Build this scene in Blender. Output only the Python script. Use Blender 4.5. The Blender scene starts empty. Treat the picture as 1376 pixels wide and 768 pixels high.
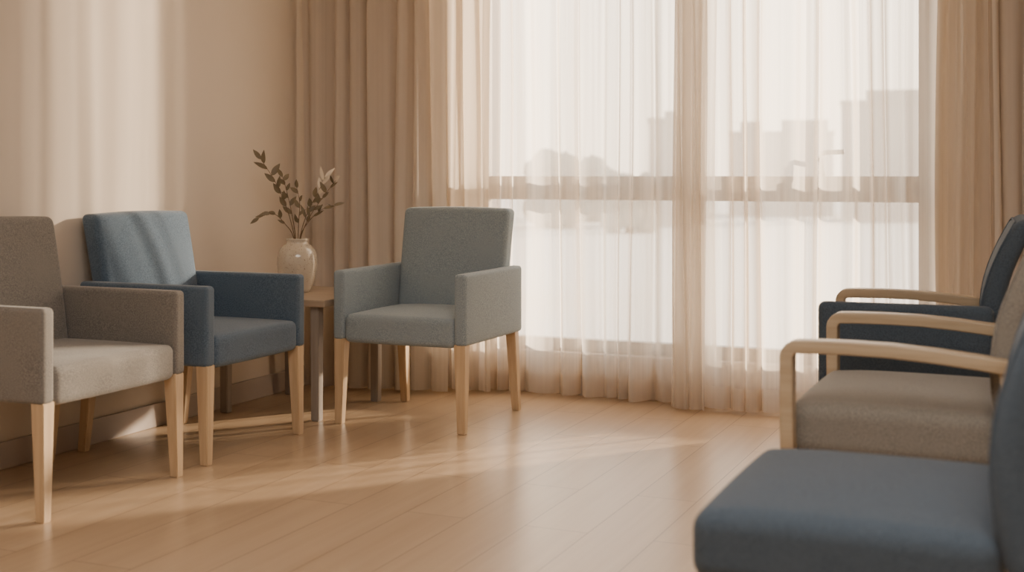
import bpy, bmesh, math, random
from mathutils import Vector, Matrix
PI = math.pi
R = math.radians
scn = bpy.context.scene
C = scn.collection
random.seed(7)

# ------------------------------------------------------------------ materials
def srgb(r, g, b):
    f = lambda c: (c/255/12.92) if c/255 <= .04045 else ((c/255+.055)/1.055)**2.4
    return (f(r), f(g), f(b), 1)

def newmat(name):
    m = bpy.data.materials.new(name); m.use_nodes = True
    nt = m.node_tree; nt.nodes.clear()
    out = nt.nodes.new('ShaderNodeOutputMaterial')
    return m, nt, out

def N(nt, t, **kw):
    n = nt.nodes.new(t)
    for k, v in kw.items():
        setattr(n, k, v)
    return n

def mixcol(nt, fac, a, b, blend='MIX'):
    n = nt.nodes.new('ShaderNodeMix'); n.data_type = 'RGBA'; n.blend_type = blend
    for i, v in ((0, fac), (6, a), (7, b)):
        if hasattr(v, 'is_linked') or hasattr(v, 'links'):
            nt.links.new(v, n.inputs[i])
        else:
            n.inputs[i].default_value = v
    return n.outputs[2]

def coords(nt, scale=(1, 1, 1), kind='Object'):
    tc = N(nt, 'ShaderNodeTexCoord'); mp = N(nt, 'ShaderNodeMapping')
    mp.inputs['Scale'].default_value = scale
    nt.links.new(tc.outputs[kind], mp.inputs['Vector'])
    return mp.outputs['Vector']

def noise(nt, vec, scale, detail=3, rough=.55):
    n = N(nt, 'ShaderNodeTexNoise')
    n.inputs['Scale'].default_value = scale; n.inputs['Detail'].default_value = detail
    n.inputs['Roughness'].default_value = rough
    nt.links.new(vec, n.inputs['Vector'])
    return n.outputs['Fac']

def ramp(nt, fac, lo, hi):
    r = N(nt, 'ShaderNodeMapRange')
    r.inputs['From Min'].default_value = lo; r.inputs['From Max'].default_value = hi
    nt.links.new(fac, r.inputs['Value'])
    return r.outputs['Result']

def bump(nt, h, strength, dist, bsdf, inp='Normal'):
    b = N(nt, 'ShaderNodeBump'); b.inputs['Strength'].default_value = strength
    b.inputs['Distance'].default_value = dist
    nt.links.new(h, b.inputs['Height']); nt.links.new(b.outputs['Normal'], bsdf.inputs[inp])

def fabric(name, ca, cb, sheen=.25):
    m, nt, out = newmat(name)
    p = N(nt, 'ShaderNodeBsdfPrincipled')
    v = coords(nt)
    fine = noise(nt, v, 240, 2, .6)
    big = noise(nt, v, 9, 3)
    col = mixcol(nt, ramp(nt, fine, .38, .62), ca, cb)
    dk = tuple(c*.86 for c in ca[:3]) + (1,)
    col2 = mixcol(nt, ramp(nt, big, .4, .8), col, dk)
    nt.links.new(col2, p.inputs['Base Color'])
    p.inputs['Roughness'].default_value = .92
    p.inputs['Specular IOR Level'].default_value = .15
    p.inputs['Sheen Weight'].default_value = sheen
    p.inputs['Sheen Roughness'].default_value = .5
    bump(nt, fine, .45, .002, p)
    nt.links.new(p.outputs[0], out.inputs[0])
    return m

def wood(name, ca, cb, rough=.5, axis=2, sc=1):
    m, nt, out = newmat(name)
    p = N(nt, 'ShaderNodeBsdfPrincipled')
    s = [55*sc, 55*sc, 55*sc]; s[axis] = 3*sc
    v = coords(nt, tuple(s))
    g = noise(nt, v, 1.0, 5, .6)
    col = mixcol(nt, ramp(nt, g, .3, .7), ca, cb)
    nt.links.new(col, p.inputs['Base Color'])
    p.inputs['Roughness'].default_value = rough
    bump(nt, g, .12, .001, p)
    nt.links.new(p.outputs[0], out.inputs[0])
    return m

def plain(name, col, rough=.6, var=.06, scale=4, bmp=0.0, bscale=200, spec=.5, metal=0):
    m, nt, out = newmat(name)
    p = N(nt, 'ShaderNodeBsdfPrincipled')
    v = coords(nt)
    n = noise(nt, v, scale, 4)
    dk = tuple(c*(1-var*2) for c in col[:3]) + (1,)
    nt.links.new(mixcol(nt, n, col, dk), p.inputs['Base Color'])
    p.inputs['Roughness'].default_value = rough
    p.inputs['Specular IOR Level'].default_value = spec
    p.inputs['Metallic'].default_value = metal
    if bmp:
        bump(nt, noise(nt, v, bscale, 3), bmp, .001, p)
    nt.links.new(p.outputs[0], out.inputs[0])
    return m

def curtain_mat(name, col, t0, trans_share, streak=.15, tint=(1, .97, .93, 1)):
    m, nt, out = newmat(name)
    d = N(nt, 'ShaderNodeBsdfDiffuse'); t = N(nt, 'ShaderNodeBsdfTranslucent')
    v = coords(nt, (38, 38, .25))
    s = noise(nt, v, 1.0, 3)
    dk = tuple(c*.9 for c in col[:3]) + (1,)
    cc = mixcol(nt, ramp(nt, s, .35, .65), dk, col)
    nt.links.new(cc, d.inputs[0]); nt.links.new(cc, t.inputs[0])
    mx = N(nt, 'ShaderNodeMixShader'); mx.inputs[0].default_value = trans_share
    nt.links.new(d.outputs[0], mx.inputs[1]); nt.links.new(t.outputs[0], mx.inputs[2])
    if t0 <= 0:
        nt.links.new(mx.outputs[0], out.inputs[0]); return m
    lw = N(nt, 'ShaderNodeLayerWeight'); lw.inputs['Blend'].default_value = .5
    c = N(nt, 'ShaderNodeMath', operation='SUBTRACT'); c.inputs[0].default_value = 1
    nt.links.new(lw.outputs['Facing'], c.inputs[1])
    c2 = N(nt, 'ShaderNodeMath', operation='MAXIMUM'); nt.links.new(c.outputs[0], c2.inputs[0]); c2.inputs[1].default_value = .12
    inv = N(nt, 'ShaderNodeMath', operation='DIVIDE'); inv.inputs[0].default_value = 1; nt.links.new(c2.outputs[0], inv.inputs[1])
    base = N(nt, 'ShaderNodeMapRange'); base.inputs['From Min'].default_value = .3; base.inputs['From Max'].default_value = .7
    base.inputs['To Min'].default_value = t0*(1-streak); base.inputs['To Max'].default_value = t0*(1+streak)
    nt.links.new(s, base.inputs['Value'])
    pw = N(nt, 'ShaderNodeMath', operation='POWER'); nt.links.new(base.outputs[0], pw.inputs[0]); nt.links.new(inv.outputs[0], pw.inputs[1])
    tr = N(nt, 'ShaderNodeBsdfTransparent'); tr.inputs[0].default_value = tint
    m2 = N(nt, 'ShaderNodeMixShader'); nt.links.new(pw.outputs[0], m2.inputs[0])
    nt.links.new(mx.outputs[0], m2.inputs[1]); nt.links.new(tr.outputs[0], m2.inputs[2])
    nt.links.new(m2.outputs[0], out.inputs[0])
    return m

M = {}
M['wall'] = plain('wall_paint', srgb(220, 207, 191), .85, .02, 3, .15, 300, .2)
M['ceil'] = plain('ceiling_paint', srgb(225, 218, 209), .9, .02)
M['base'] = plain('baseboard_paint', srgb(182, 169, 158), .55, .03)
M['taupe'] = fabric('taupe_fabric', srgb(138, 133, 126), srgb(108, 105, 101))
M['blue'] = fabric('slate_blue_fabric', srgb(98, 115, 132), srgb(72, 89, 106))
M['teal'] = fabric('grey_teal_fabric', srgb(154, 167, 174), srgb(124, 138, 146))
M['navy'] = fabric('dark_navy_fabric', srgb(79, 90, 101), srgb(62, 72, 82), .12)
M['stone'] = fabric('stone_fabric', srgb(138, 132, 122), srgb(112, 107, 99))
M['oak'] = wood('light_oak', srgb(214, 188, 152), srgb(194, 164, 128), .45)
M['armwood'] = wood('beech_arm', srgb(190, 170, 141), srgb(170, 148, 119), .4, 1)
M['tablewood'] = wood('grey_beige_wood', srgb(160, 150, 140), srgb(144, 133, 122), .5, 2)
M['topwood'] = wood('pale_table_wood', srgb(190, 172, 150), srgb(172, 152, 130), .4, 0)
M['frame'] = plain('window_frame_paint', srgb(160, 148, 134), .5, .02)
M['metal'] = plain('brushed_metal', srgb(90, 82, 74), .35, .03, 6, metal=.6)
M['sheer'] = curtain_mat('sheer_voile', srgb(240, 228, 211), .52, .66, .26)
M['hem'] = curtain_mat('sheer_hem', srgb(240, 228, 211), .5, .6)
M['tan'] = curtain_mat('tan_voile', srgb(226, 215, 201), .40, .5, .2)
M['denser'] = curtain_mat('denser_tan_voile', srgb(230, 218, 202), .17, .6, .3)
M['drape'] = curtain_mat('beige_drape', srgb(226, 215, 202), 0, .30)
M['bark'] = plain('branch_bark', srgb(122, 100, 78), .8, .1, 40)
M['leaf'] = plain('dark_olive_leaf', srgb(134, 120, 94), .5, .2, 30)
M['leafpale'] = plain('dry_cream_leaf', srgb(240, 226, 204), .6, .1, 30)
M['ground'] = plain('pale_paving', srgb(216, 206, 192), .9, .05, .08)
M['white'] = plain('white_plastic', srgb(235, 228, 218), .4, .01)

def hazy(name, col, haze_glow):
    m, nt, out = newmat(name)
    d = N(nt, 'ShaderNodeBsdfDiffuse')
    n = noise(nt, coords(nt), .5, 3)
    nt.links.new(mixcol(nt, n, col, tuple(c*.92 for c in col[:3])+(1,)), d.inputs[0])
    e = N(nt, 'ShaderNodeEmission'); e.inputs[0].default_value = (1, .86, .72, 1); e.inputs[1].default_value = haze_glow  # distance haze painted in as a warm glow on buildings and tree crowns
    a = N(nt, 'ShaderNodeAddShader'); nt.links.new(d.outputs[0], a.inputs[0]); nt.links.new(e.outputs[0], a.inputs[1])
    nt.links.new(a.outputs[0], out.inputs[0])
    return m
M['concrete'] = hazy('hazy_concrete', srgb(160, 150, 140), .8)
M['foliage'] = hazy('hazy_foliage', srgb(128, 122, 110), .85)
M['blocker'] = plain('blocker_concrete', srgb(180, 172, 160), .9, .05)

# vase glaze: glossy beige with speckles
m, nt, out = newmat('speckled_glaze')
p = N(nt, 'ShaderNodeBsdfPrincipled')
v = coords(nt)
vo = noise(nt, v, 160, 2); bg = noise(nt, v, 12, 3)
c1 = mixcol(nt, bg, srgb(218, 208, 190), srgb(192, 179, 160))
c2 = mixcol(nt, ramp(nt, vo, .62, .69), c1, srgb(146, 126, 106))
nt.links.new(c2, p.inputs['Base Color']); p.inputs['Roughness'].default_value = .1
p.inputs['Coat Weight'].default_value = 1
nt.links.new(p.outputs[0], out.inputs[0]); M['glaze'] = m

# glass
m, nt, out = newmat('window_glass')
g = N(nt, 'ShaderNodeBsdfGlossy'); g.inputs['Roughness'].default_value = .02
t = N(nt, 'ShaderNodeBsdfTransparent'); fr = N(nt, 'ShaderNodeFresnel'); fr.inputs[0].default_value = 1.3
mx = N(nt, 'ShaderNodeMixShader'); nt.links.new(fr.outputs[0], mx.inputs[0])
nt.links.new(t.outputs[0], mx.inputs[1]); nt.links.new(g.outputs[0], mx.inputs[2]); nt.links.new(mx.outputs[0], out.inputs[0])
M['glass'] = m

# floor planks run along world Y
m, nt, out = newmat('oak_plank_floor')
p = N(nt, 'ShaderNodeBsdfPrincipled')
tc = N(nt, 'ShaderNodeTexCoord'); sp = N(nt, 'ShaderNodeSeparateXYZ'); cb = N(nt, 'ShaderNodeCombineXYZ')
nt.links.new(tc.outputs['Object'], sp.inputs[0])
nt.links.new(sp.outputs['Y'], cb.inputs['X']); nt.links.new(sp.outputs['X'], cb.inputs['Y'])
br = N(nt, 'ShaderNodeTexBrick'); br.offset = .37; br.offset_frequency = 2
nt.links.new(cb.outputs[0], br.inputs['Vector'])
br.inputs['Color1'].default_value = (0, 0, 0, 1); br.inputs['Color2'].default_value = (1, 1, 1, 1)
br.inputs['Mortar'].default_value = (.5, .5, .5, 1)
br.inputs['Scale'].default_value = 1; br.inputs['Mortar Size'].default_value = .0017; br.inputs['Mortar Smooth'].default_value = .2
br.inputs['Brick Width'].default_value = 1.28; br.inputs['Row Height'].default_value = .2
mp = N(nt, 'ShaderNodeMapping'); mp.inputs['Scale'].default_value = (1.1, 26, 1)
off = N(nt, 'ShaderNodeVectorMath', operation='SCALE'); nt.links.new(br.outputs['Color'], off.inputs[0]); off.inputs['Scale'].default_value = 13
ad = N(nt, 'ShaderNodeVectorMath', operation='ADD'); nt.links.new(cb.outputs[0], mp.inputs[0])
nt.links.new(mp.outputs[0], ad.inputs[0]); nt.links.new(off.outputs[0], ad.inputs[1])
gr = noise(nt, ad.outputs[0], 1.0, 4, .55)
c = mixcol(nt, ramp(nt, gr, .25, .75), srgb(199, 173, 142), srgb(184, 156, 125))
tint = mixcol(nt, br.outputs['Color'], (1, 1, 1, 1), (.93, .92, .91, 1))
c = mixcol(nt, 1.0, c, tint, 'MULTIPLY')
c = mixcol(nt, br.outputs['Fac'], c, srgb(134, 104, 80))
nt.links.new(c, p.inputs['Base Color'])
p.inputs['Roughness'].default_value = .29
iv = N(nt, 'ShaderNodeMath', operation='SUBTRACT'); iv.inputs[0].default_value = 1; nt.links.new(br.outputs['Fac'], iv.inputs[1])
bump(nt, iv.outputs[0], .25, .001, p)
nt.links.new(p.outputs[0], out.inputs[0]); M['floor'] = m

# ------------------------------------------------------------------ mesh helpers
def link(name, bm, mat, parent=None, smooth=True, loc=None):
    me = bpy.data.meshes.new(name)
    bmesh.ops.recalc_face_normals(bm, faces=bm.faces)
    bm.to_mesh(me); bm.free()
    me.materials.append(mat)
    if smooth:
        for f in me.polygons: f.use_smooth = True
    o = bpy.data.objects.new(name, me); C.objects.link(o)
    if parent: o.parent = parent
    if loc: o.location = loc
    return o

def thing(name, label, cat, loc=(0, 0, 0), rz=0, group=None):
    o = bpy.data.objects.new(name, None); C.objects.link(o)
    o.empty_display_size = .1
    o.location = loc; o.rotation_euler = (0, 0, rz)
    o['label'] = label; o['category'] = cat
    if group: o['group'] = group
    return o

def tag(o, label, cat, group=None):
    o['label'] = label; o['category'] = cat
    if group: o['group'] = group
    return o

def box(bm, x0, x1, y0, y1, z0, z1):
    vs = [bm.verts.new((x, y, z)) for x in (x0, x1) for y in (y0, y1) for z in (z0, z1)]
    for q in ((0, 1, 3, 2), (4, 6, 7, 5), (0, 4, 5, 1), (2, 3, 7, 6), (0, 2, 6, 4), (1, 5, 7, 3)):
        bm.faces.new([vs[i] for i in q])

def bevbox(bm, x0, x1, y0, y1, z0, z1, b=.004):
    t = bmesh.new(); box(t, x0, x1, y0, y1, z0, z1)
    bmesh.ops.bevel(t, geom=list(t.edges), offset=b, segments=2, affect='EDGES', profile=.6)
    me = bpy.data.meshes.new('tmp'); t.to_mesh(me); t.free(); bm.from_mesh(me); bpy.data.meshes.remove(me)

def axis_list(h, r, n):
    a = [-h, -h+r*.08, -h+r*.22, -h+r*.42, -h+r*.68, -h+r]
    inner = [-(h-r) + (2*(h-r))*i/n for i in range(1, n)]
    return a + inner + [-x for x in reversed(a)]

def rbox(bm, c, s, r, fn=None, n=8):
    """rounded box centred c, full size s, radius r; fn deforms a local point"""
    h = [x/2 for x in s]
    L = [axis_list(h[i], min(r, h[i]*.98), n) for i in range(3)]
    cache = {}
    def vert(p):
        k = tuple(round(x, 6) for x in p)
        if k in cache: return cache[k]
        rr = min(r, min(h)*.98)
        q = [max(-(h[i]-rr), min(h[i]-rr, p[i])) for i in range(3)]
        d = Vector([p[i]-q[i] for i in range(3)])
        if d.length > 1e-9:
            d = d.normalized()*rr
        w = Vector(q)+d
        if fn: w = fn(w)
        v = bm.verts.new(w+Vector(c)); cache[k] = v
        return v
    for ax in range(3):
        u, w = [i for i in range(3) if i != ax]
        for sgn in (-1, 1):
            for i in range(len(L[u])-1):
                for j in range(len(L[w])-1):
                    pts = []
                    for a, b in ((i, j), (i+1, j), (i+1, j+1), (i, j+1)):
                        p = [0, 0, 0]; p[ax] = sgn*h[ax]; p[u] = L[u][a]; p[w] = L[w][b]
                        pts.append(vert(p))
                    try: bm.faces.new(pts)
                    except ValueError: pass

def taper_leg(bm, top, bot, wt, wb, z1, z0=0):
    vs = []
    for (c, w, z) in ((bot, wb, z0), (top, wt, z1)):
        for dx, dy in ((-1, -1), (1, -1), (1, 1), (-1, 1)):
            vs.append(bm.verts.new((c[0]+dx*w/2, c[1]+dy*w/2, z)))
    bm.faces.new(vs[:4]); bm.faces.new(vs[4:])
    for i in range(4):
        j = (i+1) % 4
        bm.faces.new((vs[i], vs[j], vs[4+j], vs[4+i]))
    bmesh.ops.bevel(bm, geom=list(bm.edges), offset=.003, segments=2, affect='EDGES')

def sweep(bm, pts, side, w, h, rnd=.3):
    """sweep a rounded rectangle (w along side, h in the path plane) along pts"""
    side = Vector(side).normalized()
    prof = []
    n = 4
    r = min(w, h)*rnd
    for cx, cy, a0 in ((w/2-r, h/2-r, 0), (-(w/2-r), h/2-r, 90), (-(w/2-r), -(h/2-r), 180), (w/2-r, -(h/2-r), 270)):
        for k in range(n+1):
            a = R(a0+90*k/n); prof.append((cx+r*math.cos(a), cy+r*math.sin(a)))
    rings = []
    for i, pt in enumerate(pts):
        a = Vector(pts[max(i-1, 0)]); b = Vector(pts[min(i+1, len(pts)-1)])
        t = (b-a).normalized(); nrm = side.cross(t).normalized()
        rings.append([bm.verts.new(Vector(pt)+side*u+nrm*v) for u, v in prof])
    for i in range(len(rings)-1):
        for k in range(len(prof)):
            j = (k+1) % len(prof)
            bm.faces.new((rings[i][k], rings[i][j], rings[i+1][j], rings[i+1][k]))
    bm.faces.new(rings[0]); bm.faces.new(rings[-1])

def tube(bm, pts, r0, r1, seg=7, closed=False):
    pts = [Vector(p) for p in pts]; rings = []; n = len(pts)
    for i, pt in enumerate(pts):
        if closed: a, b = pts[(i-1) % n], pts[(i+1) % n]
        else: a, b = pts[max(i-1, 0)], pts[min(i+1, n-1)]
        t = (b-a).normalized()
        s = t.cross(Vector((.31, .2, .93)))
        if s.length < .05: s = t.cross(Vector((1, 0, 0)))
        s.normalize(); u = t.cross(s)
        r = r0+(r1-r0)*i/(n-1)
        rings.append([bm.verts.new(pt+(s*math.cos(2*PI*k/seg)+u*math.sin(2*PI*k/seg))*r) for k in range(seg)])
    m = n if closed else n-1
    for i in range(m):
        A, B = rings[i], rings[(i+1) % n]
        for k in range(seg):
            j = (k+1) % seg
            bm.faces.new((A[k], A[j], B[j], B[k]))
    if not closed:
        bm.faces.new(rings[0]); bm.faces.new(rings[-1])

def lathe(bm, prof, seg=48):
    rings = [[bm.verts.new((r*math.cos(2*PI*k/seg), r*math.sin(2*PI*k/seg), z)) for k in range(seg)] for r, z in prof]
    for i in range(len(rings)-1):
        for k in range(seg):
            j = (k+1) % seg
            bm.faces.new((rings[i][k], rings[i][j], rings[i+1][j], rings[i+1][k]))
    bm.faces.new(rings[0]); bm.faces.new(rings[-1])

def struct(name, bm, mat, parent=None, smooth=False):
    o = link(name, bm, mat, parent, smooth)
    if not parent: o['kind'] = 'structure'
    return o

# ------------------------------------------------------------------ room shell
XR, YN, YF, H = 6.0, -7.4, .42, 2.75
WX0, WX1, WZ0, WZ1 = .80, 2.97, .20, 2.6
bm = bmesh.new(); box(bm, -.15, XR+.15, YN-.15, .62, -.1, 0); struct('floor', bm, M['floor'])
bm = bmesh.new(); box(bm, -.15, XR+.15, YN-.15, .62, H, H+.1); struct('ceiling', bm, M['ceil'])
bm = bmesh.new(); box(bm, -.15, 0, YN-.15, .62, 0, H); struct('wall_left', bm, M['wall'])
bm = bmesh.new(); box(bm, XR, XR+.15, YN-.15, .62, 0, H); struct('wall_right', bm, M['wall'])
bm = bmesh.new(); box(bm, 0, XR, YN-.15, YN, 0, H); struct('wall_near', bm, M['wall'])
bm = bmesh.new()
box(bm, 0, WX0, YF, .62, 0, H); box(bm, WX1, XR, YF, .62, 0, H)
box(bm, WX0, WX1, YF, .62, 0, WZ0); box(bm, WX0, WX1, YF, .62, WZ1, H)
struct('wall_far', bm, M['wall'])
def baseboard(name, x0, x1, y0, y1, side):
    bm = bmesh.new(); bevbox(bm, x0, x1, y0, y1, 0.0, .098, .004); struct(name, bm, M['base'])
baseboard('baseboard_left', 0, .014, YN, YF, 0)
baseboard('baseboard_right', XR-.014, XR, YN, YF, 0)
baseboard('baseboard_near', .014, XR-.014, YN, YN+.014, 0)
baseboard('baseboard_far', .014, XR-.014, YF-.014, YF, 0)

# window
w = bpy.data.objects.new('window_1', None); C.objects.link(w); w['kind'] = 'structure'
w.location = (0, 0, 0)
fy0, fy1 = .47, .535
bm = bmesh.new()
bevbox(bm, WX0, WX0+.06, fy0, fy1, WZ0, WZ1); bevbox(bm, WX1-.06, WX1, fy0, fy1, WZ0, WZ1)
bevbox(bm, WX0, WX1, fy0, fy1, WZ0, WZ0+.06); bevbox(bm, WX0, WX1, fy0, fy1, WZ1-.06, WZ1)
link('window_frame', bm, M['frame'], w, False)
bm = bmesh.new(); bevbox(bm, 1.86, 1.95, fy0-.005, fy1, WZ0+.06, WZ1-.06); link('mullion', bm, M['frame'], w, False)
for x0, x1 in ((WX0+.06, 1.86), (1.95, WX1-.06)):
    bm = bmesh.new(); bevbox(bm, x0, x1, fy0-.002, fy1, .930, 1.045); link('transom', bm, M['frame'], w, False)
    for z0, z1 in ((WZ0+.06, .930), (1.045, WZ1-.06)):
        bm = bmesh.new()
        vs = [bm.verts.new(q) for q in ((x0, .505, z0), (x1, .505, z0), (x1, .505, z1), (x0, .505, z1))]; bm.faces.new(vs)
        link('pane', bm, M['glass'], w, False)
bm = bmesh.new()
bevbox(bm, 2.485, 2.515, .452, .468, .99, 1.07, .003)
tube(bm, [(2.50, .46, 1.05), (2.50, .445, 1.07), (2.50, .44, 1.13), (2.505, .44, 1.145), (2.52, .44, 1.15), (2.60, .44, 1.152)], .012, .011, 10)
link('window_handle', bm, M['metal'], w)

# ------------------------------------------------------------------ curtains
def curtain(name, x0, x1, yc, z0, z1, n, amp, seed, mat, label, cat, hem=None, nx=340, nz=26, group=None, bunch=()):
    rnd = random.Random(seed)
    a = [rnd.uniform(0, 6.28) for _ in range(8)]
    def P(u, z, off=0):
        ph = 2*PI*n*(u+.022*math.sin(2*PI*2.3*u+a[0])+.012*math.sin(2*PI*5.1*u+a[1])) + .35*math.sin(z*1.3+u*9+a[2])
        am = amp*(.75+.25*(z1-z)/(z1-z0))*(1+.38*math.sin(2*PI*3.7*u+a[3]))
        xx = x0+(x1-x0)*u
        for bx, bw, bg in bunch:
            am += amp*bg*math.exp(-((xx-bx+.012*math.sin(z*1.7+bx*5))/bw)**2)
        y = yc(u) + am*(math.sin(ph)+.22*math.sin(2*ph+a[4])+.15*math.sin(.5*ph+a[5]+z*.5))+off
        x = xx + .30*am*math.cos(ph+.4) + .008*math.sin(z*2+u*14+a[6])
        return x, y, z
    def build(za, zb, nz, off, mt, nm, par=None):
        bm = bmesh.new(); g = []
        for j in range(nz+1):
            z = za+(zb-za)*j/nz
            g.append([bm.verts.new(P(i/nx, z, off)) for i in range(nx+1)])
        for j in range(nz):
            for i in range(nx):
                bm.faces.new((g[j][i], g[j][i+1], g[j+1][i+1], g[j+1][i]))
        return link(nm, bm, mt, par)
    o = build(z0, z1, nz, 0, mat, name)
    tag(o, label, cat, group)
    if hem: build(z0, z0+hem, 4, -.003, M['hem'], 'hem', o)
    return o
curtain('drape', .035, .76, lambda u: .07+.15*u, .012, 2.68, 7, .032, 3, M['drape'],
        'opaque beige drape hanging beside the left wall behind the side table', 'curtain')
curtain('drape', 3.22, 3.95, lambda u: .17, .012, 2.68, 7, .032, 5, M['drape'],
        'opaque beige drape at the right end of the window', 'curtain')
curtain('sheer_curtain', .62, 2.06, lambda u: .350, .012, 2.68, 14, .022, 11, M['sheer'],
        'translucent cream sheer curtain over the left half of the window', 'curtain', .10, 400,
        bunch=((1.08, .03, 1.1), (1.39, .035, 1.5), (1.46, .03, .9), (1.70, .05, 1.7)))
curtain('sheer_curtain', 1.87, 3.30, lambda u: .285, .012, 2.68, 14, .022, 17, M['sheer'],
        'translucent cream sheer curtain over the right half with the window handle', 'curtain', .10, 400,
        bunch=((2.18, .05, 1.5), (2.50, .03, 1.2), (2.75, .03, 1.1), (3.0, .05, 1.0)))
curtain('sheer_curtain', .73, .955, lambda u: .280, .012, 2.68, 3, .016, 31, M['denser'],
        'narrow pale tan curtain beside the left opaque drape', 'curtain', None, 80)
curtain('sheer_curtain', 1.885, 2.04, lambda u: .220, .012, 2.68, 2.6, .018, 23, M['tan'],
        'narrow gathered tan curtain in front of the middle window post', 'curtain', None, 60)
curtain('sheer_curtain', 3.05, 3.27, lambda u: .236, .012, 2.68, 3, .012, 29, M['tan'],
        'narrow gathered tan curtain between the right sheer and the opaque drape', 'curtain', None, 80)
for y, lab in ((.17, 'white ceiling track carrying the opaque drapes'), (.31, 'white ceiling track carrying the sheer curtains')):
    bm = bmesh.new(); bevbox(bm, .03, 4.0, y-.02, y+.02, 2.69, 2.75, .003)
    tag(link('curtain_track', bm, M['white'], None, False), lab, 'curtain track')

# ------------------------------------------------------------------ upholstered armchairs (left side)
def armchair(label, mat, loc, rz, ws=1.0):
    t = thing('armchair', label, 'chair', loc, rz)
    dx = .311*(ws-1)          # extra half width
    iw = .516+2*dx
    bm = bmesh.new()
    def sf(v):
        v = v.copy()
        if v.z > 0:
            v.z += .016*(1-(v.x/(iw/2))**2)*(1-(v.y/.28)**2)
        if v.y < -.2: v.y -= .006*(1-(v.x/(iw/2))**2)
        return v
    rbox(bm, (0, -.035, .405), (iw, .53, .12), .026, sf, 10)
    link('seat', bm, mat, t)
    bm = bmesh.new()
    def bf(v):
        v = v.copy(); k = (v.z+.27)/.54
        v.x *= 1+.03*k
        v.y += .070*k+.020*k*k - .018*math.sin(PI*max(0, min(1, k)))*(1-(v.x/(iw/2+.02))**2)
        v.z += .006*math.cos(v.x*PI/iw)*max(0, k)
        return v
    rbox(bm, (0, .198, .63), (iw-.002, .085, .54), .024, bf, 12)
    link('backrest', bm, mat, t)
    for s in (-1, 1):
        bm = bmesh.new()
        def af(v):
            v = v.copy()
            v.x += s*.004*math.cos(v.y*PI/.6)
            return v
        rbox(bm, (s*(.284+dx), -.005, .502), (.054, .59, .292), .016, af, 8)
        link('arm', bm, mat, t)
        bm = bmesh.new(); taper_leg(bm, (s*(.281+dx), -.272), (s*(.287+dx), -.280), .050, .033, .362); link('leg', bm, M['oak'], t, False)
        bm = bmesh.new(); taper_leg(bm, (s*(.275+dx), .255), (s*(.281+dx), .292), .046, .033, .362); link('leg', bm, M['oak'], t, False)
    return t
armchair('taupe fabric armchair with oak legs nearest on the left wall', M['taupe'], (.368, -1.985, 0), R(90), 1.09)
armchair('slate blue fabric armchair against the wall beside the side table', M['blue'], (.356, -1.187, 0), R(90), 1.045)
armchair('grey teal fabric armchair facing forward in front of the sheer curtains', M['teal'], (.962, -.345, 0), 0)

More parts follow.
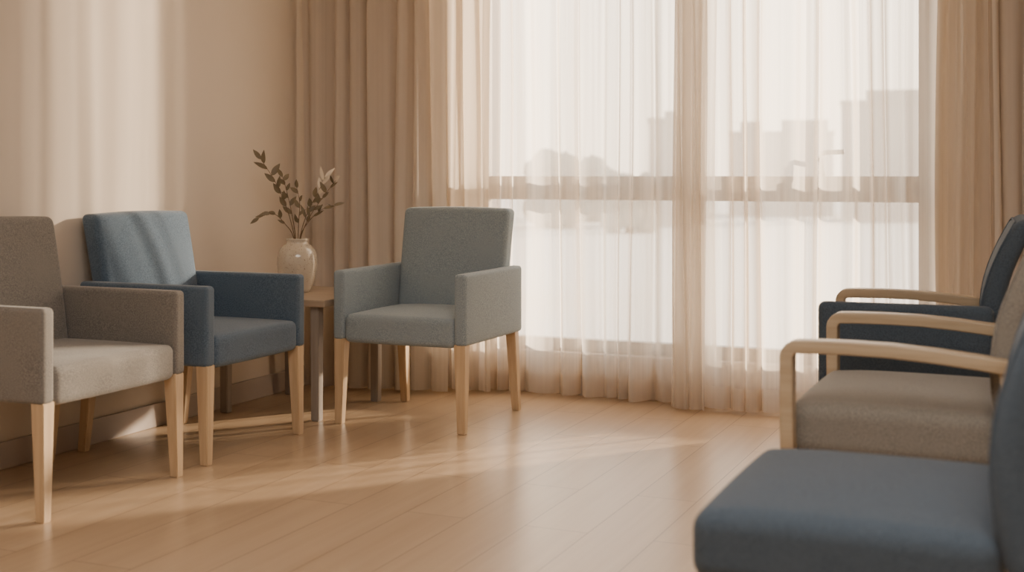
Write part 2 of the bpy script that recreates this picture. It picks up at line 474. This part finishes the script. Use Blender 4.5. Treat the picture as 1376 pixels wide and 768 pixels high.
# ------------------------------------------------------------------ right-hand chairs
def side_chair(label, mat, loc, rz, width, arms=(), panel=0):
    t = thing('waiting_chair', label, 'chair', loc, rz)
    hw = width/2
    bm = bmesh.new()
    def sf(v):
        v = v.copy()
        if v.z > 0: v.z += .016*(1-(v.x/hw)**2)*(1-(v.y/.29)**2)
        if v.z > 0 and v.y < -.1: v.z -= .010*((-.1-v.y)/.17)**2
        return v
    rbox(bm, (0, -.015, .404), (width, .51, .134), .036, sf, 12)
    link('seat', bm, mat, t)
    def bd(x, y, z):
        k = (z-.40)/.52
        return Vector((x, y-.010-.040*math.sin(PI*min(1, max(0, k))) + .088*k*k, z))
    bm = bmesh.new()
    def bf(v):
        return bd(v.x, v.y, v.z+.655) - Vector((0, 0, .655))
    rbox(bm, (0, .292, .655), (width-.01, .068, .52), .028, bf, 14)
    bk = link('backrest', bm, mat, t)
    # piping seam around the front face of the back
    bm = bmesh.new(); pts = []
    hx, z0, z1, r = hw-.022, .44, .902, .04
    for cx, cz, a0 in ((hx-r, z1-r, 0), (-(hx-r), z1-r, 90), (-(hx-r), z0+r, 180), (hx-r, z0+r, 270)):
        for k in range(5):
            a = R(a0+90*k/4); pts.append((cx+r*math.cos(a), cz+r*math.sin(a)))
    dense = []
    for i in range(len(pts)):
        a, b = Vector(pts[i]), Vector(pts[(i+1) % len(pts)])
        nn = max(1, int((b-a).length/.04))
        for k in range(nn):
            dense.append(a+(b-a)*k/nn)
    tube(bm, [bd(q.x, -.033, q.y)+Vector((0, .292, 0)) for q in dense], .0042, .0042, 6, True)
    link('piping', bm, mat, bk)
    # wooden rail below seat
    bm = bmesh.new(); bevbox(bm, -hw+.06, hw-.06, -.18, .22, .305, .345, .005); link('seat_frame', bm, M['armwood'], t, False)
    done = []
    for s in arms:
        ax = s*(hw+.030)
        bm = bmesh.new(); pts = [(ax, .265, .594), (ax, .20, .603), (ax, .10, .613), (ax, 0, .620), (ax, -.10, .622), (ax, -.19, .621)]
        rc = .030
        for k in range(1, 8):
            a = R(90*k/7)
            pts.append((ax, -.226-rc*math.sin(a), .620-rc*(1-math.cos(a))))
        pts += [(ax, -.256, .50), (ax, -.255, .40), (ax, -.252, .30)]
        sweep(bm, pts, (1, 0, 0), .054, .033, .14)
        link('armrest', bm, M['armwood'], t)
        bm = bmesh.new(); taper_leg(bm, (ax, -.252), (ax, -.258), .038, .030, .31); link('leg', bm, M['armwood'], t, False)
        bm = bmesh.new(); taper_leg(bm, (ax, .262), (ax, .30), .038, .030, .60); link('leg', bm, M['armwood'], t, False)
        done.append(s)
    for s in (-1, 1):
        if s in done: continue
        bm = bmesh.new(); taper_leg(bm, (s*(hw-.05), -.205), (s*(hw-.045), -.215), .044, .032, .345); link('leg', bm, M['armwood'], t, False)
        bm = bmesh.new(); taper_leg(bm, (s*(hw-.05), .235), (s*(hw-.045), .275), .044, .032, .345); link('leg', bm, M['armwood'], t, False)
    if panel:
        bm = bmesh.new()
        rbox(bm, (panel*(hw+.028), .0, .47), (.052, .53, .35), .024, None, 8)
        link('arm', bm, mat, t)
    return t
side_chair('dark navy armless chair nearest in the right foreground', M['navy'], (3.145, -2.81, 0), R(-90), .58)
side_chair('stone grey chair with two curved wooden arms between the navy chairs', M['stone'], (3.095, -1.685, 0), R(-90), .64, (-1, 1))
side_chair('navy chair with one padded side and wooden far arm nearest the window', M['navy'], (3.005, -.80, 0), R(-87), .54, (-1,), 1)

# ------------------------------------------------------------------ side table, vase, branches
t = thing('side_table', 'square grey beige side table in the corner holding the vase', 'table', (.32, -.36, 0))
bm = bmesh.new(); bevbox(bm, -.30, .30, -.30, .29, .490, .52, .005); link('tabletop', bm, M['topwood'], t, False)
for sx in (-1, 1):
    for sy in (-1, 1):
        bm = bmesh.new(); taper_leg(bm, (sx*.235, sy*.255), (sx*.235, sy*.255), .042, .038, .490); link('leg', bm, M['tablewood'], t, False)

VX, VY, VZ = .30, -.375, .52
bm = bmesh.new()
prof = [(.050, 0), (.058, .003), (.065, .018), (.078, .05), (.087, .09), (.0915, .13), (.090, .162), (.082, .190), (.066, .209), (.053, .218),
        (.048, .226), (.050, .235), (.052, .240), (.050, .243), (.045, .241), (.042, .231), (.042, .218), (.055, .20), (.076, .168), (.078, .12), (.06, .04), (.03, .012)]
lathe(bm, prof)
v = link('vase', bm, M['glaze'], None, True, (VX, VY, VZ))
tag(v, 'round glossy beige speckled ceramic vase standing on the side table', 'vase')

RW = Vector((.918, .397, 0)); FW = Vector((-.397, .918, 0)); UP = Vector((0, 0, 1)); S = .00338
def leaf(bm, base, d, nrm, L, W, curl=.15):
    d = d.normalized(); side = d.cross(nrm).normalized(); up = side.cross(d).normalized()
    n = 8; rows = []
    for i in range(n+1):
        k = i/n; wd = W*math.sin(PI*k**.8)**.9 if 0 < k < 1 else 0.0004
        c = base+d*L*k-up*curl*L*k*k
        rows.append((bm.verts.new(c+side*wd+up*wd*.3), bm.verts.new(c), bm.verts.new(c-side*wd+up*wd*.3)))
    for i in range(n):
        for j in (0, 1):
            bm.faces.new((rows[i][j], rows[i][j+1], rows[i+1][j+1], rows[i+1][j]))
def branch(label, pts, dy, seed, pale=0, nl=7, L=.052, start=.42):
    rnd = random.Random(seed)
    L *= 1.15
    t = thing('leafy_branch', label, 'branch', (VX, VY, VZ+.03), 0, 'branches in the vase')
    ctrl = [Vector((0, 0, 0))+RW*(-pts[-1][0]*S*.06)]
    n0 = len(pts)
    for i, (du, dv) in enumerate(pts):
        ctrl.append(RW*(du*S)+UP*(.205+dv*S)+FW*(dy*(i/(n0-1))))
    # smooth (Catmull-Rom)
    P = []
    for i in range(len(ctrl)-1):
        p0, p1, p2, p3 = ctrl[max(i-1, 0)], ctrl[i], ctrl[i+1], ctrl[min(i+2, len(ctrl)-1)]
        for k in range(6):
            q = k/6
            P.append(.5*((2*p1)+(p2-p0)*q+(2*p0-5*p1+4*p2-p3)*q*q+(3*p1-p0-3*p2+p3)*q**3))
    P.append(ctrl[-1])
    bm = bmesh.new(); tube(bm, P, .0026, .0010, 6); link('stem', bm, M['bark'], t)
    bmd, bmp = bmesh.new(), bmesh.new()
    N_ = len(P)-1
    for q in range(nl+1):
        f = start+(1-start)*q/nl
        i = min(int(f*N_), N_-1); base = P[i].lerp(P[i+1], f*N_-i) if q < nl else P[-1]
        tan = (P[i+1]-P[i]).normalized()
        sd = 1 if q % 2 else -1
        lat = RW*sd*rnd.uniform(.5, 1)+FW*rnd.uniform(-.7, .5)
        d = tan*(.8 if q < nl else 2)+lat*.8+UP*rnd.uniform(-.1, .3)
        nr = (-FW+UP*rnd.uniform(.0, .9)+RW*rnd.uniform(-.5, .5)).normalized()
        leaf(bmp if q >= nl+1-pale else bmd, base, d, nr, L*rnd.uniform(.7, 1.2), L*rnd.uniform(.14, .22), rnd.uniform(-.2, .4))
    link('leaves', bmd, M['leaf'], t)
    if pale: link('pale_leaves', bmp, M['leafpale'], t)
    else: bmp.free()
branch('tallest dark leafy branch arching to the upper left of the vase', [(-3, 0), (-14, 45), (-28, 78), (-46, 108)], -.04, 1, 0, 8, .056, .5)
branch('short upright leafy branch just left of the vase centre', [(-2, 0), (-8, 35), (-16, 66), (-22, 84)], .05, 2, 0, 6, .05, .5)
branch('low leafy branch drooping to the left of the vase', [(-4, 0), (-16, 22), (-32, 36), (-50, 30)], -.02, 3, 0, 5, .046, .5)
branch('leafy branch rising straight up from the middle of the vase', [(1, 0), (3, 28), (5, 50), (2, 70)], -.05, 4, 0, 5, .044, .45)
branch('leafy branch on the upper right ending in pale cream leaves', [(3, 0), (13, 36), (26, 62), (36, 84)], .03, 5, 5, 9, .052, .45)
branch('leafy branch reaching furthest right above the vase', [(4, 0), (18, 32), (38, 60), (54, 80)], -.06, 6, 1, 7, .044, .5)
branch('low leafy branch leaning to the right of the vase', [(3, 0), (14, 24), (30, 40), (46, 46)], .06, 8, 0, 5, .044, .5)

# ------------------------------------------------------------------ outside
GZ = -2.6
bm = bmesh.new(); box(bm, -250, 250, 1.5, 400, GZ-.1, GZ)
o = struct('ground', bm, M['ground'])
CAM = Vector((3.47, -5.25, 1.05)); FPX = 1700; TH = R(23.4)
Fv = Vector((-math.sin(TH), math.cos(TH), 0)); Rv = Vector((math.cos(TH), math.sin(TH), 0))
def far(px, d): return CAM+Fv*d+Rv*((px-688)/FPX*d)
def ztop(py, d): return 1.05-(py-235)/FPX*d
def building(px0, px1, py, d, depth, label, steps=()):
    a, b = far(px0, d), far(px1, d); c = (a+b)/2; wd = (b-a).length; z = ztop(py, d)-GZ
    rz = math.atan2(c.y-CAM.y, c.x-CAM.x)-PI/2
    t = thing('building', label, 'building', (c.x, c.y, GZ), rz)
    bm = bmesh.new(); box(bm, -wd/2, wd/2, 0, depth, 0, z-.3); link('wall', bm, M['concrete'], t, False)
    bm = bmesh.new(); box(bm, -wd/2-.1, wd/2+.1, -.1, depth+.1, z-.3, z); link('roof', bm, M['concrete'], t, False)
    for (f0, f1, h) in steps:
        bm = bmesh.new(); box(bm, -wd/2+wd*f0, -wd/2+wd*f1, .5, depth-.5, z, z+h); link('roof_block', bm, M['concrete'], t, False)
building(600, 672, -260, 34, 5, 'pale tall building face seen through the sheer at far left')
building(872, 914, 158, 90, 5, 'hazy slim building beside the centre of the window', ((.5, .9, .5),))
building(982, 1118, 176, 112, 6, 'hazy low wide building beyond the right pane', ((.1, .3, .9), (.5, .95, 1.0),))
building(1132, 1240, 134, 98, 6, 'hazy tall stepped building at the right of the window', ((.3, .95, .8),))
def tree(px, py, d, rad, label, seed):
    rnd = random.Random(seed); c = far(px, d); z = ztop(py, d)-GZ
    t = thing('tree', label, 'tree', (c.x, c.y, GZ), 0, 'hazy trees outside the window')
    bm = bmesh.new(); tube(bm, [(0, 0, 0), (.1, 0, z*.4), (0, 0, z*.7)], .3, .12, 8); link('trunk', bm, M['bark'], t)
    bm = bmesh.new()
    for k in range(22):
        a = rnd.uniform(0, 6.28); q = rnd.uniform(0, .7)*rad
        r = rad*rnd.uniform(.28, .45)
        zz = max(r, z-r-abs(q)*.5-rnd.uniform(0, z*.8))
        mt = Matrix.Translation((q*math.cos(a), q*math.sin(a), zz))
        g = bmesh.ops.create_icosphere(bm, subdivisions=3, radius=r, matrix=mt)
        for v_ in g['verts']:
            v_.co += (v_.co-mt.translation)*rnd.uniform(-.1, .12)
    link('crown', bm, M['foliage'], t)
tree(738, 186, 88, 3.2, 'hazy round tree furthest left beyond the left pane', 1)
tree(795, 206, 100, 2.9, 'hazy lower tree beyond the left pane beside the round one', 2)
tree(846, 214, 80, 1.9, 'small hazy tree left of the slim building', 3)

# unseen added pillar outside that keeps the low sun off part of the wall
SUN = Vector((.61, .793, 0)).normalized()
pc = Vector((1.80, .35, 0))+SUN*9.0
bm = bmesh.new(); bevbox(bm, -.30, .30, -.30, .30, 0, 11.0, .02)
o = struct('sun_blocker_1', bm, M['blocker']); o.location = (pc.x, pc.y, GZ); o.rotation_euler = (0, 0, math.atan2(SUN.y, SUN.x))

# ------------------------------------------------------------------ light
wd = bpy.data.worlds.new('World'); scn.world = wd; wd.use_nodes = True
nt = wd.node_tree; nt.nodes.clear()
out = N(nt, 'ShaderNodeOutputWorld'); bg = N(nt, 'ShaderNodeBackground')
tc = N(nt, 'ShaderNodeTexCoord'); sp = N(nt, 'ShaderNodeSeparateXYZ'); cr = N(nt, 'ShaderNodeValToRGB')
nt.links.new(tc.outputs['Generated'], sp.inputs[0]); nt.links.new(sp.outputs['Z'], cr.inputs[0])
cr.color_ramp.elements[0].position = 0; cr.color_ramp.elements[0].color = (.94, .78, .60, 1)
cr.color_ramp.elements[1].position = .8; cr.color_ramp.elements[1].color = (.56, .59, .64, 1)
e = cr.color_ramp.elements.new(.16); e.color = (.94, .81, .66, 1)
e = cr.color_ramp.elements.new(.32); e.color = (.74, .73, .72, 1)
nt.links.new(cr.outputs[0], bg.inputs[0]); bg.inputs[1].default_value = 6.5
nt.links.new(bg.outputs[0], out.inputs[0])

sd = bpy.data.lights.new('sun', 'SUN'); sd.energy = 18; sd.color = (1, .83, .64); sd.angle = R(1.9)
so = bpy.data.objects.new('sun', sd); C.objects.link(so); so.location = (6, 6, 6)
el = R(14)
so.rotation_euler = Vector((-.61*math.cos(el), -.793*math.cos(el), -math.sin(el))).to_track_quat('-Z', 'Y').to_euler()

pd = bpy.data.lights.new('window_portal', 'AREA'); pd.shape = 'RECTANGLE'; pd.size = 2.17; pd.size_y = 2.4
pd.cycles.is_portal = True
po = bpy.data.objects.new('window_portal', pd); C.objects.link(po); po.location = (1.885, .63, 1.4); po.rotation_euler = (R(-90), 0, 0)

ad_ = bpy.data.lights.new('room_fill', 'AREA'); ad_.shape = 'RECTANGLE'; ad_.size = 2.4; ad_.size_y = 2.4; ad_.energy = 95; ad_.color = (1, .93, .87)  # added fill under the ceiling to lift the shadows, no fixture modelled
ao = bpy.data.objects.new('room_fill', ad_); C.objects.link(ao); ao.location = (3.2, -4.2, 2.72)

# ------------------------------------------------------------------ camera
cd = bpy.data.cameras.new('camera'); cam = bpy.data.objects.new('camera', cd); C.objects.link(cam)
cam.location = CAM; cam.rotation_euler = (R(90), 0, TH)
cd.sensor_width = 36; cd.lens = 36*FPX/1376; cd.shift_y = -149/1376; cd.clip_end = 600
cd.dof.use_dof = True; cd.dof.focus_distance = 5.2; cd.dof.aperture_fstop = 2.4
scn.camera = cam
